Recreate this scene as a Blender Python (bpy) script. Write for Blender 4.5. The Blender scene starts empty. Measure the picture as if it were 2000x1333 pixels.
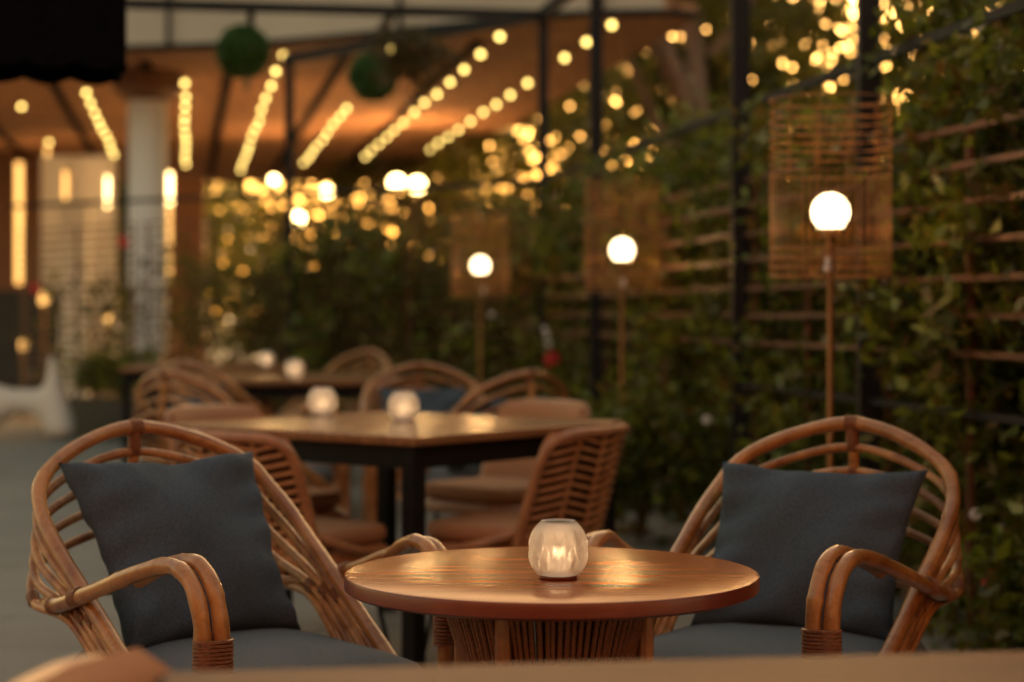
import bpy, math, random
import numpy as np
from mathutils import Vector, Matrix

R = math.radians
S = bpy.context.scene
# ------------------------------------------------------------------ camera
F, H, YH = 3700.0, 1.12, 612.0
cd = bpy.data.cameras.new("camera"); cam = bpy.data.objects.new("camera", cd)
S.collection.objects.link(cam); S.camera = cam
cam.location = (0, 0, H); cam.rotation_euler = (R(90), 0, 0)
cd.sensor_width = 36; cd.lens = F / 2000 * 36; cd.shift_y = -(666.5 - YH) / 2000
cd.clip_end = 2000; cd.clip_start = 0.05
cd.dof.use_dof = True; cd.dof.focus_distance = 3.38; cd.dof.aperture_fstop = 2.35
cd.dof.aperture_blades = 0
# ------------------------------------------------------------------ sky
SUN_EL, SUN_AZ = R(9.0), R(10.0)         # low sun ahead of the camera, a little to the right
w = bpy.data.worlds.new("World"); S.world = w; w.use_nodes = True
nt = w.node_tree; bg = nt.nodes['Background']
sky = nt.nodes.new('ShaderNodeTexSky'); sky.sky_type = 'NISHITA'; sky.sun_disc = False
sky.sun_elevation = SUN_EL; sky.sun_rotation = SUN_AZ; sky.dust_density = 3.0; sky.air_density = 1.3
wm = nt.nodes.new('ShaderNodeMixRGB'); wm.blend_type = 'MULTIPLY'; wm.inputs[0].default_value = 1; wm.inputs[2].default_value = (1, .77, .53, 1)
nt.links.new(sky.outputs[0], wm.inputs[1]); nt.links.new(wm.outputs[0], bg.inputs[0]); bg.inputs[1].default_value = 0.12
sd = bpy.data.lights.new("sun", 'SUN'); sun = bpy.data.objects.new("sun", sd); S.collection.objects.link(sun)
sd.energy = 2.2; sd.angle = R(2); sd.color = (1, .62, .3)
sun.rotation_euler = (R(90) - SUN_EL, 0, R(180) - SUN_AZ)
S.view_settings.view_transform = 'Standard'; S.view_settings.look = 'None'
S.view_settings.gamma = 1; S.view_settings.exposure = 2.15
S.cycles.max_bounces = 8; S.cycles.sample_clamp_indirect = 3
S.cycles.caustics_reflective = False; S.cycles.caustics_refractive = False
S.cycles.use_denoising = True
# ------------------------------------------------------------------ helpers
def W(px, py, D): return Vector(((px - 1000) / F * D, D, H - (py - YH) / F * D))
class MB:
    def __init__(s): s.v = []; s.f = []
    def add(s, v, f):
        b = len(s.v); s.v += [tuple(p) for p in v]; s.f += [tuple(i + b for i in q) for q in f]; return s
    def box(s, c, d, rz=0, M=None):
        x, y, z = [k / 2 for k in d]
        P = [Vector((i * x, j * y, k * z)) for k in (-1, 1) for j in (-1, 1) for i in (-1, 1)]
        Rm = Matrix.Rotation(rz, 3, 'Z') if M is None else M
        P = [Rm @ p + Vector(c) for p in P]
        return s.add(P, [(0, 2, 3, 1), (4, 5, 7, 6), (0, 1, 5, 4), (2, 6, 7, 3), (0, 4, 6, 2), (1, 3, 7, 5)])
    def bar(s, a, b, wd, hd=None):
        """rectangular bar from a to b"""
        a, b = Vector(a), Vector(b); d = b - a; L = d.length; d.normalize()
        up = Vector((0, 0, 1)) if abs(d.z) < .9 else Vector((0, 1, 0))
        x = d.cross(up).normalized(); y = x.cross(d)
        M = Matrix((x, d, y)).transposed()
        return s.box((a + b) / 2, (wd, L, hd or wd), M=M)
    def tube(s, path, r, n=10, cap=True, closed=False):
        P = [Vector(p) for p in path]; m = len(P)
        rr = r if isinstance(r, (list, tuple, np.ndarray)) else [r] * m
        b = len(s.v); up = None
        for i in range(m):
            if closed: t = P[(i + 1) % m] - P[i - 1]
            else: t = P[min(i + 1, m - 1)] - P[max(i - 1, 0)]
            t.normalize()
            if up is None:
                up = Vector((0, 0, 1)) if abs(t.z) < .9 else Vector((0, 1, 0))
            x = t.cross(up)
            if x.length < 1e-6: x = t.cross(Vector((1, 0, 0)))
            x.normalize(); up = x.cross(t)
            for k in range(n):
                a = 2 * math.pi * k / n
                s.v.append(tuple(P[i] + (x * math.cos(a) + up * math.sin(a)) * rr[i]))
        for i in range(m if closed else m - 1):
            j = (i + 1) % m
            for k in range(n):
                l = (k + 1) % n
                s.f.append((b + i * n + k, b + i * n + l, b + j * n + l, b + j * n + k))
        if cap and not closed:
            s.f.append(tuple(b + k for k in range(n))[::-1]); s.f.append(tuple(b + (m - 1) * n + k for k in range(n)))
        return s
    def lathe(s, prof, n=32, c=(0, 0, 0)):
        b = len(s.v); m = len(prof)
        for r, z in prof:
            for k in range(n):
                a = 2 * math.pi * k / n
                s.v.append((c[0] + r * math.cos(a), c[1] + r * math.sin(a), c[2] + z))
        for i in range(m - 1):
            for k in range(n):
                l = (k + 1) % n
                s.f.append((b + i * n + k, b + i * n + l, b + (i + 1) * n + l, b + (i + 1) * n + k))
        if prof[0][0] > 1e-4: s.f.append(tuple(b + k for k in range(n))[::-1])
        if prof[-1][0] > 1e-4: s.f.append(tuple(b + (m - 1) * n + k for k in range(n)))
        return s
    def ball(s, c, r, n=14, m=9):
        return s.lathe([(r * math.sin(math.pi * i / m), -r * math.cos(math.pi * i / m)) for i in range(m + 1)], n, c)
    def build(s, name, mat, parent=None, smooth=True, loc=None):
        me = bpy.data.meshes.new(name); me.from_pydata(s.v, [], s.f); me.update()
        if smooth:
            me.polygons.foreach_set('use_smooth', [True] * len(me.polygons))
            try: me.set_sharp_from_angle(angle=R(42))
            except Exception: pass
        me.materials.append(mat)
        o = bpy.data.objects.new(name, me); S.collection.objects.link(o)
        if parent is not None: o.parent = parent
        if loc is not None: o.location = loc
        return o
def tag(o, label=None, cat=None, group=None, kind=None):
    if label: o['label'] = label
    if cat: o['category'] = cat
    if group: o['group'] = group
    if kind: o['kind'] = kind
    return o
def empty(name, loc, rz=0, label=None, cat=None, group=None):
    o = bpy.data.objects.new(name, None); S.collection.objects.link(o)
    o.location = loc; o.rotation_euler = (0, 0, rz); o.empty_display_size = .1
    return tag(o, label, cat, group)
def copy_tree(o, parent=None):
    c = o.copy(); S.collection.objects.link(c); c.parent = parent
    for ch in list(o.children): copy_tree(ch, c)
    return c
acp0 = [None]
def put(proto, used, loc, rz, label, group):
    o = proto if not used else copy_tree(proto)
    o.location = loc; o.rotation_euler = (0, 0, rz); o['label'] = label; o['group'] = group
    if proto is acp0[0]: o.scale = (KS,) * 3; o.location.z = DZ
    return o
def spl(C, n=10, closed=False):
    C = [Vector(c) for c in C]
    P = [2 * C[0] - C[1]] + C + [2 * C[-1] - C[-2]]; out = []
    for i in range(1, len(P) - 2):
        a, b, c, d = P[i - 1:i + 3]
        for k in range(n):
            t = k / n
            out.append(.5 * ((2 * b) + (c - a) * t + (2 * a - 5 * b + 4 * c - d) * t * t + (3 * b - a - 3 * c + d) * t ** 3))
    out.append(C[-1]); return out
def glow(parent, z, watts, col=(1, .55, .2), rad=.08, xy=(0, 0)):
    l = bpy.data.lights.new('lamp_light', 'POINT'); l.energy = watts; l.color = col; l.shadow_soft_size = rad
    o = bpy.data.objects.new('lamp_light', l); S.collection.objects.link(o); o.parent = parent; o.location = (xy[0], xy[1], z)
# ------------------------------------------------------------------ materials
def mat(name, col, rough=.6, col2=None, scale=8, stretch=(1, 1, 1), metal=0, coat=0, bump=0, bscale=60, spec=.5, detail=5, lo=.35, hi=.65):
    m = bpy.data.materials.new(name); m.use_nodes = True; n = m.node_tree; b = n.nodes['Principled BSDF']
    b.inputs['Base Color'].default_value = (*col, 1); b.inputs['Roughness'].default_value = rough
    b.inputs['Metallic'].default_value = metal; b.inputs['Coat Weight'].default_value = coat
    b.inputs['Specular IOR Level'].default_value = spec
    tc = n.nodes.new('ShaderNodeTexCoord'); mp = n.nodes.new('ShaderNodeMapping'); mp.inputs['Scale'].default_value = stretch
    n.links.new(tc.outputs['Object'], mp.inputs[0])
    if col2:
        t = n.nodes.new('ShaderNodeTexNoise'); t.inputs['Scale'].default_value = scale; t.inputs['Detail'].default_value = detail
        r = n.nodes.new('ShaderNodeValToRGB'); r.color_ramp.elements[0].position = lo; r.color_ramp.elements[1].position = hi
        r.color_ramp.elements[0].color = (*col, 1); r.color_ramp.elements[1].color = (*col2, 1)
        n.links.new(mp.outputs[0], t.inputs['Vector']); n.links.new(t.outputs['Fac'], r.inputs[0]); n.links.new(r.outputs[0], b.inputs['Base Color'])
    if bump:
        t2 = n.nodes.new('ShaderNodeTexNoise'); t2.inputs['Scale'].default_value = bscale; t2.inputs['Detail'].default_value = 4
        bp = n.nodes.new('ShaderNodeBump'); bp.inputs['Strength'].default_value = bump; bp.inputs['Distance'].default_value = .01
        n.links.new(mp.outputs[0], t2.inputs['Vector']); n.links.new(t2.outputs['Fac'], bp.inputs['Height']); n.links.new(bp.outputs[0], b.inputs['Normal'])
    return m
def speckle(m, sc=30, lo=.55):
    n = m.node_tree; b = n.nodes['Principled BSDF']; src = b.inputs['Base Color'].links[0].from_socket
    tc = n.nodes.new('ShaderNodeTexCoord'); t = n.nodes.new('ShaderNodeTexNoise'); t.inputs['Scale'].default_value = sc; t.inputs['Detail'].default_value = 8
    t.inputs['Roughness'].default_value = .7
    r = n.nodes.new('ShaderNodeValToRGB'); r.color_ramp.elements[0].position = .36; r.color_ramp.elements[0].color = (lo, lo * .85, lo * .75, 1); r.color_ramp.elements[1].position = .52
    mx = n.nodes.new('ShaderNodeMixRGB'); mx.blend_type = 'MULTIPLY'; mx.inputs[0].default_value = 1
    n.links.new(tc.outputs['Object'], t.inputs[0]); n.links.new(t.outputs[0], r.inputs[0]); n.links.new(src, mx.inputs[1]); n.links.new(r.outputs[0], mx.inputs[2]); n.links.new(mx.outputs[0], b.inputs['Base Color'])
def emis(name, col, st):
    m = bpy.data.materials.new(name); m.use_nodes = True; n = m.node_tree
    n.nodes.remove(n.nodes['Principled BSDF']); e = n.nodes.new('ShaderNodeEmission')
    e.inputs[0].default_value = (*col, 1); e.inputs[1].default_value = st
    n.links.new(e.outputs[0], n.nodes['Material Output'].inputs[0]); return m
def leafmat(name, cols, trans=.35, rough=.45):
    m = bpy.data.materials.new(name); m.use_nodes = True; n = m.node_tree; b = n.nodes['Principled BSDF']
    g = n.nodes.new('ShaderNodeNewGeometry'); r = n.nodes.new('ShaderNodeValToRGB')
    el = r.color_ramp.elements
    for i, c in enumerate(cols):
        p = i / (len(cols) - 1)
        if i == 0: el[0].color = (*c, 1); el[0].position = 0
        elif i == len(cols) - 1: el[-1].color = (*c, 1); el[-1].position = 1
        else: e = el.new(p); e.color = (*c, 1)
    n.links.new(g.outputs['Random Per Island'], r.inputs[0]); n.links.new(r.outputs[0], b.inputs['Base Color'])
    b.inputs['Roughness'].default_value = rough
    t = n.nodes.new('ShaderNodeBsdfTranslucent'); mx = n.nodes.new('ShaderNodeMixShader'); mx.inputs[0].default_value = trans
    n.links.new(r.outputs[0], t.inputs[0]); n.links.new(b.outputs[0], mx.inputs[1]); n.links.new(t.outputs[0], mx.inputs[2])
    n.links.new(mx.outputs[0], n.nodes['Material Output'].inputs[0]); return m
M = {}
M['rattan'] = mat('rattan', (.27, .092, .020), .32, (.64, .315, .100), 6, (1, 1, 1), coat=.4, bump=.25, bscale=40, lo=.3, hi=.7)
M['rattan2'] = mat('rattan_thin', (.27, .10, .022), .36, (.62, .32, .105), 14, coat=.2, bump=.2, bscale=60)
speckle(M['rattan'], 26, .74); speckle(M['rattan2'], 40, .78)
M['bind'] = mat('binding_cane', (.22, .075, .025), .45, (.36, .14, .05), 90, (1, 1, 4), coat=.2, bump=.6, bscale=160)
M['grey'] = mat('grey_fabric', (.053, .076, .100), .95, (.088, .118, .150), 260, bump=.35, bscale=700, spec=.2, detail=2)
M['seatgrey'] = mat('seat_fabric', (.11, .12, .13), .95, (.17, .18, .19), 420, bump=.35, bscale=700, spec=.2, detail=2)
M['tan'] = mat('tan_fabric', (.40, .19, .095), .9, (.46, .23, .12), 200, bump=.2, bscale=400, spec=.2)
M['weave'] = mat('weave_cane', (.42, .19, .08), .5, (.60, .31, .14), 30, coat=.1)
M['weaverim'] = mat('weave_rim', (.36, .15, .06), .45, (.46, .21, .09), 20, coat=.15)
M['black'] = mat('black_metal', (.008, .007, .007), .6, (.012, .011, .011), 20, spec=.15)
M['steel'] = mat('painted_steel', (.012, .012, .014), .6, (.018, .018, .02), 12, spec=.15)
M['cloth'] = mat('black_canvas', (.003, .003, .0035), 1, (.005, .005, .006), 50, spec=.05)
M['cream'] = mat('cream_render', (.40, .34, .27), .8, (.46, .40, .32), 1.2)
M['white'] = mat('white_paint', (.76, .76, .76), .7, (.82, .82, .82), 2)
M['plastic'] = mat('white_plastic', (.66, .56, .47), .5, (.72, .62, .53), 2)
M['brownwall'] = mat('brown_panelling', (.17, .075, .035), .6, (.24, .11, .05), 3, (6, 6, .4))
M['wood'] = mat('fence_wood', (.08, .026, .007), .6, (.15, .05, .013), 12, (.3, .3, 6), bump=.3)
M['ground'] = None
def table_mat(name, c1, c2, rough, sc=3.0):
    m = bpy.data.materials.new(name); m.use_nodes = True; n = m.node_tree; b = n.nodes['Principled BSDF']
    tc = n.nodes.new('ShaderNodeTexCoord'); mp = n.nodes.new('ShaderNodeMapping'); mp.inputs['Scale'].default_value = (1.0, 9, 9)
    mp.inputs['Rotation'].default_value = (0, 0, .12)
    t = n.nodes.new('ShaderNodeTexNoise'); t.inputs['Scale'].default_value = sc; t.inputs['Detail'].default_value = 6; t.inputs['Distortion'].default_value = .5
    r = n.nodes.new('ShaderNodeValToRGB'); r.color_ramp.elements[0].position = .3; r.color_ramp.elements[1].position = .72
    r.color_ramp.elements[0].color = (*c1, 1); r.color_ramp.elements[1].color = (*c2, 1)
    n.links.new(tc.outputs['Object'], mp.inputs[0]); n.links.new(mp.outputs[0], t.inputs[0]); n.links.new(t.outputs[0], r.inputs[0])
    n.links.new(r.outputs[0], b.inputs['Base Color'])
    t2 = n.nodes.new('ShaderNodeTexNoise'); t2.inputs['Scale'].default_value = 6; t2.inputs['Detail'].default_value = 5
    mr = n.nodes.new('ShaderNodeMapRange'); mr.inputs[3].default_value = rough - .03; mr.inputs[4].default_value = rough + .05
    n.links.new(mp.outputs[0], t2.inputs[0]); n.links.new(t2.outputs[0], mr.inputs[0]); n.links.new(mr.outputs[0], b.inputs['Roughness'])
    bp = n.nodes.new('ShaderNodeBump'); bp.inputs['Strength'].default_value = .03; bp.inputs['Distance'].default_value = .002
    n.links.new(t.outputs[0], bp.inputs['Height']); n.links.new(bp.outputs[0], b.inputs['Normal'])
    return m
M['tabletop'] = table_mat('varnished_wood', (.25, .048, .007), (.42, .105, .018), .22, 5.0)
M['edge'] = mat('table_edge', (.16, .03, .016), .35, (.22, .05, .024), 6, coat=.2)
M['tabletop2'] = table_mat('dining_wood', (.20, .09, .04), (.34, .17, .08), .25)
M['tan_wood'] = table_mat('pale_wood', (.075, .024, .010), (.14, .048, .020), .55)
M['tan_wood'].node_tree.nodes['Principled BSDF'].inputs['Specular IOR Level'].default_value = .2
M['tabletop'].node_tree.nodes['Principled BSDF'].inputs['Specular IOR Level'].default_value = .15
M['tabletop'].node_tree.nodes['Principled BSDF'].inputs['Specular Tint'].default_value = (1, .55, .24, 1)
M['tabletop2'].node_tree.nodes['Principled BSDF'].inputs['Specular Tint'].default_value = (1, .65, .35, 1)
M['tabletop2'].node_tree.nodes['Principled BSDF'].inputs['Specular IOR Level'].default_value = .25
def ground_mat():
    m = bpy.data.materials.new('concrete_paving'); m.use_nodes = True; n = m.node_tree; b = n.nodes['Principled BSDF']
    tc = n.nodes.new('ShaderNodeTexCoord'); mp = n.nodes.new('ShaderNodeMapping'); mp.inputs['Rotation'].default_value = (0, 0, .17)
    n.links.new(tc.outputs['Object'], mp.inputs[0])
    br = n.nodes.new('ShaderNodeTexBrick'); br.offset = .5; br.inputs['Scale'].default_value = 1
    br.inputs['Brick Width'].default_value = 1.2; br.inputs['Row Height'].default_value = .6; br.inputs['Mortar Size'].default_value = .006
    br.inputs['Color1'].default_value = (.29, .27, .235, 1); br.inputs['Color2'].default_value = (.25, .235, .205, 1); br.inputs['Mortar'].default_value = (.10, .09, .08, 1)
    no = n.nodes.new('ShaderNodeTexNoise'); no.inputs['Scale'].default_value = 2.5; no.inputs['Detail'].default_value = 8
    mx = n.nodes.new('ShaderNodeMixRGB'); mx.blend_type = 'MULTIPLY'; mx.inputs[0].default_value = .6
    r = n.nodes.new('ShaderNodeValToRGB'); r.color_ramp.elements[0].position = .3; r.color_ramp.elements[0].color = (.6, .6, .6, 1)
    n.links.new(mp.outputs[0], br.inputs[0]); n.links.new(mp.outputs[0], no.inputs[0]); n.links.new(no.outputs[0], r.inputs[0])
    n.links.new(br.outputs[0], mx.inputs[1]); n.links.new(r.outputs[0], mx.inputs[2]); n.links.new(mx.outputs[0], b.inputs['Base Color'])
    b.inputs['Roughness'].default_value = .75
    return m
M['ground'] = ground_mat()
def canopy_mat():
    m = mat('timber_soffit', (.36, .17, .09), .9, (.50, .26, .14), 3, (4, .4, 1), spec=.1)
    n = m.node_tree; b = n.nodes['Principled BSDF']
    tc = n.nodes.new('ShaderNodeTexCoord'); mp = n.nodes.new('ShaderNodeMapping'); mp.inputs['Rotation'].default_value = (0, 0, .17)
    wv = n.nodes.new('ShaderNodeTexWave'); wv.wave_type = 'BANDS'; wv.bands_direction = 'Y'; wv.inputs['Scale'].default_value = 1.6
    r = n.nodes.new('ShaderNodeValToRGB'); r.color_ramp.elements[0].position = .0; r.color_ramp.elements[0].color = (.35, .35, .35, 1); r.color_ramp.elements[1].position = .25
    src = b.inputs['Base Color'].links[0].from_socket
    mx = n.nodes.new('ShaderNodeMixRGB'); mx.blend_type = 'MULTIPLY'; mx.inputs[0].default_value = .8
    n.links.new(tc.outputs['Object'], mp.inputs[0]); n.links.new(mp.outputs[0], wv.inputs[0]); n.links.new(wv.outputs[0], r.inputs[0])
    n.links.new(src, mx.inputs[1]); n.links.new(r.outputs[0], mx.inputs[2]); n.links.new(mx.outputs[0], b.inputs['Base Color'])
    return m
M['soffit'] = canopy_mat()
M['leaf'] = leafmat('vine_leaf', [(.05, .06, .005), (.11, .14, .011), (.21, .26, .028), (.14, .078, .013), (.08, .10, .008)], .45)
M['leafdark'] = leafmat('dark_leaf', [(.02, .04, .008), (.04, .07, .014), (.06, .10, .02)])
M['leafbrown'] = leafmat('dry_leaf', [(.10, .06, .015), (.14, .10, .03), (.07, .06, .02)])
M['hedgecore'] = mat('hedge_twigs', (.012, .016, .005), .95, (.05, .045, .015), 14, bump=.8, bscale=30, spec=.1)
M['turf'] = leafmat('topiary_leaf', [(.02, .07, .010), (.05, .13, .022), (.10, .20, .04)], .1)
M['treeleaf'] = leafmat('tree_leaf', [(.05, .06, .01), (.12, .12, .018), (.22, .17, .03)], .6)
M['bark'] = mat('bark', (.22, .14, .10), .9, (.36, .24, .18), 10, (1, 1, .2), bump=.6)
M['stem'] = mat('vine_stem', (.09, .05, .025), .9, (.13, .08, .04), 20)
M['red'] = mat('red_petal', (.55, .01, .02), .6, (.7, .03, .04), 20)
M['whitepetal'] = mat('white_petal', (.75, .72, .7), .6, (.8, .78, .75), 20)
M['bulb'] = emis('warm_bulb', (1, .66, .17), 1.7)
M['globe'] = emis('globe_glow', (1, .66, .34), 2.2)
M['lampglobe'] = emis('garden_lamp_glow', (1, .62, .22), 6)
M['strip'] = emis('strip_glow', (1, .5, .13), .6)
M['strip2'] = emis('strip_glow_strong', (1, .64, .25), 2.4)
M['flame'] = emis('candle_glow', (1, .66, .30), 2.2)
M['shade'] = mat('shade_cane', (.34, .14, .035), .5, (.46, .2, .05), 20)
M['gap_shade'] = mat('gap_shade_sheet', (.05, .02, .01), .9, (.08, .03, .015), 40)  # dark brown that puts shade into the gaps of the woven back
M['planter'] = mat('black_planter', (.012, .012, .013), .5, (.02, .02, .02), 6)
M['brass'] = mat('bronze_pole', (.22, .11, .045), .35, (.28, .15, .06), 8, metal=.6)

def leaves(cent, size, rng, aspect=2.2, droop=0.0):
    """numpy leaf cards: pointed folded leaves at given centres"""
    n = len(cent)
    d = rng.normal(size=(n, 3)); d[:, 2] -= droop; d /= np.linalg.norm(d, axis=1)[:, None]
    q = rng.normal(size=(n, 3)); x = np.cross(d, q); x /= np.linalg.norm(x, axis=1)[:, None]
    nn = np.cross(x, d)
    L = (size * rng.uniform(.6, 1.4, n))[:, None]; Wd = L / aspect
    v = np.empty((n, 4, 3))
    v[:, 0] = cent - d * L * .5; v[:, 1] = cent + x * Wd * .5 + nn * Wd * .15 - d * L * .05
    v[:, 2] = cent + d * L * .5 - nn * L * .08; v[:, 3] = cent - x * Wd * .5 + nn * Wd * .15 - d * L * .05
    return v.reshape(-1, 3)
def leafobj(name, verts, m, parent=None):
    n = len(verts) // 4
    me = bpy.data.meshes.new(name)
    me.vertices.add(4 * n); me.vertices.foreach_set('co', verts.astype(np.float32).ravel())
    me.loops.add(4 * n); me.loops.foreach_set('vertex_index', np.arange(4 * n, dtype=np.int32))
    me.polygons.add(n); me.polygons.foreach_set('loop_start', np.arange(0, 4 * n, 4, dtype=np.int32))
    me.polygons.foreach_set('loop_total', np.full(n, 4, dtype=np.int32))
    me.update(calc_edges=True); me.validate()
    me.materials.append(m)
    o = bpy.data.objects.new(name, me); S.collection.objects.link(o)
    if parent is not None: o.parent = parent
    return o
def clumps(rng, centres, rad, n, flat=1.0):
    c = centres[rng.integers(0, len(centres), n)]
    p = rng.normal(size=(n, 3)) * rad; p[:, 2] *= flat
    return c + p
# ================================================================== SETTING
g = MB(); g.add([(-400, -200, 0), (400, -200, 0), (400, 900, 0), (-400, 900, 0)], [(0, 1, 2, 3)])
tag(g.build('ground', M['ground'], smooth=False), 'pale grey concrete paving of the terrace', kind='structure')

# side line of posts: x = SX(D)
def SX(D): return 1.3 - .1716 * (D - 6.9)
def DX(D): return .21 - .8826 * (D - 13.2)      # diagonal fence beyond the corner post
sdir = Vector((-.1716, 1, 0)).normalized(); snorm = Vector((1, .1716, 0)).normalized()
ddir = Vector((-.8826, 1, 0)).normalized(); dnorm = Vector((1, .8826, 0)).normalized()
fb = empty('added_light_block', (0, -4, 0), 0, 'dark brown building added unseen behind the viewer to block light from that side', 'building')  # unseen mass added behind the camera to cut the frontal sky light
MB().box((-1, -1, 3.5), (34, 2, 7.0)).build('wall', M['brownwall'], fb, smooth=False)
for x in (-9, -5, -1, 3, 7):
    MB().box((x, .02, 1.6), (2.2, .06, 2.4)).build('window', M['black'], fb, smooth=False)
# ---- pergola frame: posts and beams
pf = empty('pergola_frame', (SX(13.2), 13.2, 0), 0, 'dark steel pergola frame of tall square posts and thin beams round the terrace', 'pergola')
def pbuild(a, b, wd, name, hd=None):
    off = Vector(pf.location)
    MB().bar(Vector(a) - off, Vector(b) - off, wd, hd).build(name, M['steel'], pf, smooth=False)
for D, zt in ((5.3, 3.2), (6.9, 3.2), (8.5, 3.2), (11.5, 3.2), (13.2, 3.16)):
    pbuild((SX(D), D, 0), (SX(D), D, zt), .078 if D < 13 else .07, 'post')
pbuild((DX(15.5), 15.5, 0), (DX(15.5), 15.5, 3.16), .07, 'post')
c3 = Vector((SX(13.2), 13.2, 3.2))
pbuild(c3 + Vector((0, 0, .003)), Vector((SX(2.5), 2.5, 3.203)), .07, 'beam')
pbuild(c3, (DX(15.54), 15.54, 3.2), .075, 'beam')
pbuild(c3 + Vector((0, 0, -.003)), c3 + Vector((-4.6, -.79, -.003)), .065, 'beam')
pbuild((-.813, 13.02, 3.2), (-1.08, 14.66, 3.2), .05, 'rafter')
pbuild((-1.77, 12.86, 3.2), (-2.45, 17.5, 3.2), .05, 'rafter')
pbuild((SX(2.5), 2.5, 2.035), (SX(13.2), 13.2, 2.035), .03, 'rail', .035)
pbuild((DX(13.24), 13.24, 2.035), (DX(19.2), 19.2, 2.2), .03, 'rail', .035)
pbuild((SX(2.5), 2.5, .80), (SX(8.5), 8.5, .80), .025, 'rail')
# ---- slatted trellis panels along the side and the diagonal
def panel(a, b, z0, z1, step, h, label, m, off=.0, th=.02, skip=()):
    t = empty('trellis_panel', a, 0, label, 'trellis', 'slatted trellis panels round the terrace')
    mb = MB(); z = z0; i = 0; dd = (Vector(b) - Vector(a)); n = Vector((dd.y, -dd.x, 0)).normalized() * off
    rr = random.Random(int(a[1] * 100))
    while z < z1:
        if i not in skip:
            j = rr.uniform(-.006, .006)
            mb.bar(n + Vector((0, 0, z + j)) + dd * .012, n + Vector((0, 0, z - j)) + dd * .988, th, h)
        z += step; i += 1
    mb.build('slats', m, t, smooth=False)
    for k in (.03, .5, .97):
        mb = MB()
        p = dd * k + n * .0 + Vector((n.x, n.y, 0)).normalized() * (off + .028 if off > 0 else .028)
        mb.bar(p + Vector((0, 0, .05)), p + Vector((0, 0, z1)), .02, .03)
        mb.build('upright', m, t, smooth=False)
    return t
for (a, b, lab) in ((2.6, 5.26, 'nearest slatted wood trellis panel at the right edge, right of the thick post'),
                    (5.34, 6.86, 'slatted wood trellis panel with lamp lit slats, right of the nearest floor lamp'),
                    (6.94, 8.46, 'slatted wood trellis panel directly behind the nearest floor lamp'),
                    (8.54, 11.46, 'slatted wood trellis panel behind the middle floor lamp'),
                    (11.54, 13.15, 'slatted wood trellis panel behind the far floor lamp at the pergola corner')):
    panel((SX(a), a, 0), (SX(b), b, 0), .99, 1.75, .121, .021, lab, M['wood'], off=.012, skip=())
for (a, b, lab) in ((13.3, 15.44, 'slatted trellis panel left of the pergola corner post, behind the far table'),
                    (15.56, 17.3, 'slatted trellis panel in front of the thick white column'),
                    (17.36, 19.1, 'slatted trellis panel at the far left behind the white sculptural seat')):
    panel((DX(a), a, 0), (DX(b), b, 0), .3, 1.95, .082, .014, lab, M['wood'], off=.02)
# ---- climbing plants
def vine(a, b, fx, nv, zt, zb, leaf, n, label, depth=.16, off=.27, mt='leaf', seed=0, out=0, red=(), white=(), cr=.085):
    rng = np.random.default_rng(seed)
    t = empty('climbing_plant', (fx(a), a, 0), 0, label, 'climbing plant', 'climbing plants on the trellis')
    o = np.array([fx(a), a, 0.]); d = np.array([fx(b), b, 0.]) - o; L = np.linalg.norm(d)
    nn = np.array([nv.x, nv.y, 0.])
    k = int(L * zt * 26)
    u = rng.uniform(0, 1, k); z = zb + (rng.uniform(0, 1, k) ** .85) * (zt - zb) + .18 * np.sin(u * L * 3.1 + seed) * rng.uniform(0, 1, k)
    cen = u[:, None] * d + nn * (off + rng.normal(size=k) * depth)[:, None]; cen[:, 2] = z
    # some sprays poke out through the slats
    ks = max(6, k // 10); u2 = rng.uniform(0, 1, ks)
    c2 = u2[:, None] * d + nn * rng.uniform(.0, .09, ks)[:, None]; c2[:, 2] = rng.uniform(zb, zt + .12, ks)
    P = clumps(rng, np.vstack([cen, cen, cen, c2]), cr, n)
    P[:, 2] = np.abs(P[:, 2])
    leafobj('foliage', leaves(P, leaf, rng), M[mt], t)
    mb = MB()
    for i in range(int(L * 5)):
        u = rng.uniform(0, 1); x = d * u; p = [Vector((*(x + nn * off)[:2], 0))]
        for q in range(6):
            p.append(p[-1] + Vector((rng.normal() * .05, rng.normal() * .05, zt / 6.5)))
        mb.tube(spl(p, 4), .008, 5)
    mb.build('stem', M['stem'], t)
    for lst, mm in ((red, 'red'), (white, 'whitepetal')):
        for p in lst:
            fb = MB(); c = Vector(p) - Vector(t.location)
            for q in range(6):
                a_ = q * math.pi / 3; ks_ = .03 if mm == 'red' else .012; e = Vector((math.cos(a_) * ks_, -.4 * ks_, math.sin(a_) * ks_))
                fb.ball(c + e, ks_ * .67, 6, 4)
            fb.build('flower', M[mm], t)
    return t
side = 'side'
vine(2.9, 5.2, SX, snorm, 2.35, .1, .075, 9000, 'dense vine with narrow leaves on the nearest panel at the right edge', seed=1)
vine(5.25, 6.8, SX, snorm, 2.22, .12, .07, 12000, 'tall vine with pale tips right of the nearest floor lamp', seed=2, cr=.075,
     red=[W(1945, 1140, 5.9), W(1955, 1128, 5.92)], white=[W(1905, 1005, 6.0), W(1960, 1035, 5.95)])
vine(6.9, 8.45, SX, snorm, 1.95, .1, .07, 10000, 'dark vine directly behind the nearest floor lamp', seed=3, cr=.08,
     white=[W(1380, 820, 8.2)])
vine(8.5, 11.5, SX, snorm, 1.98, .08, .075, 13000, 'leafy green vine behind the middle floor lamp', seed=4, cr=.09,
     white=[W(1190, 850, 10), W(1215, 865, 9.9)])
vine(11.5, 13.2, SX, snorm, 1.95, .1, .08, 8000, 'vine behind the far floor lamp with a red and white bloom', seed=5, cr=.09,
     red=[W(1078, 702, 11.9)], white=[W(1068, 655, 11.9), W(1072, 672, 11.9), W(1064, 643, 11.9), W(960, 615, 12.8)])
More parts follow.
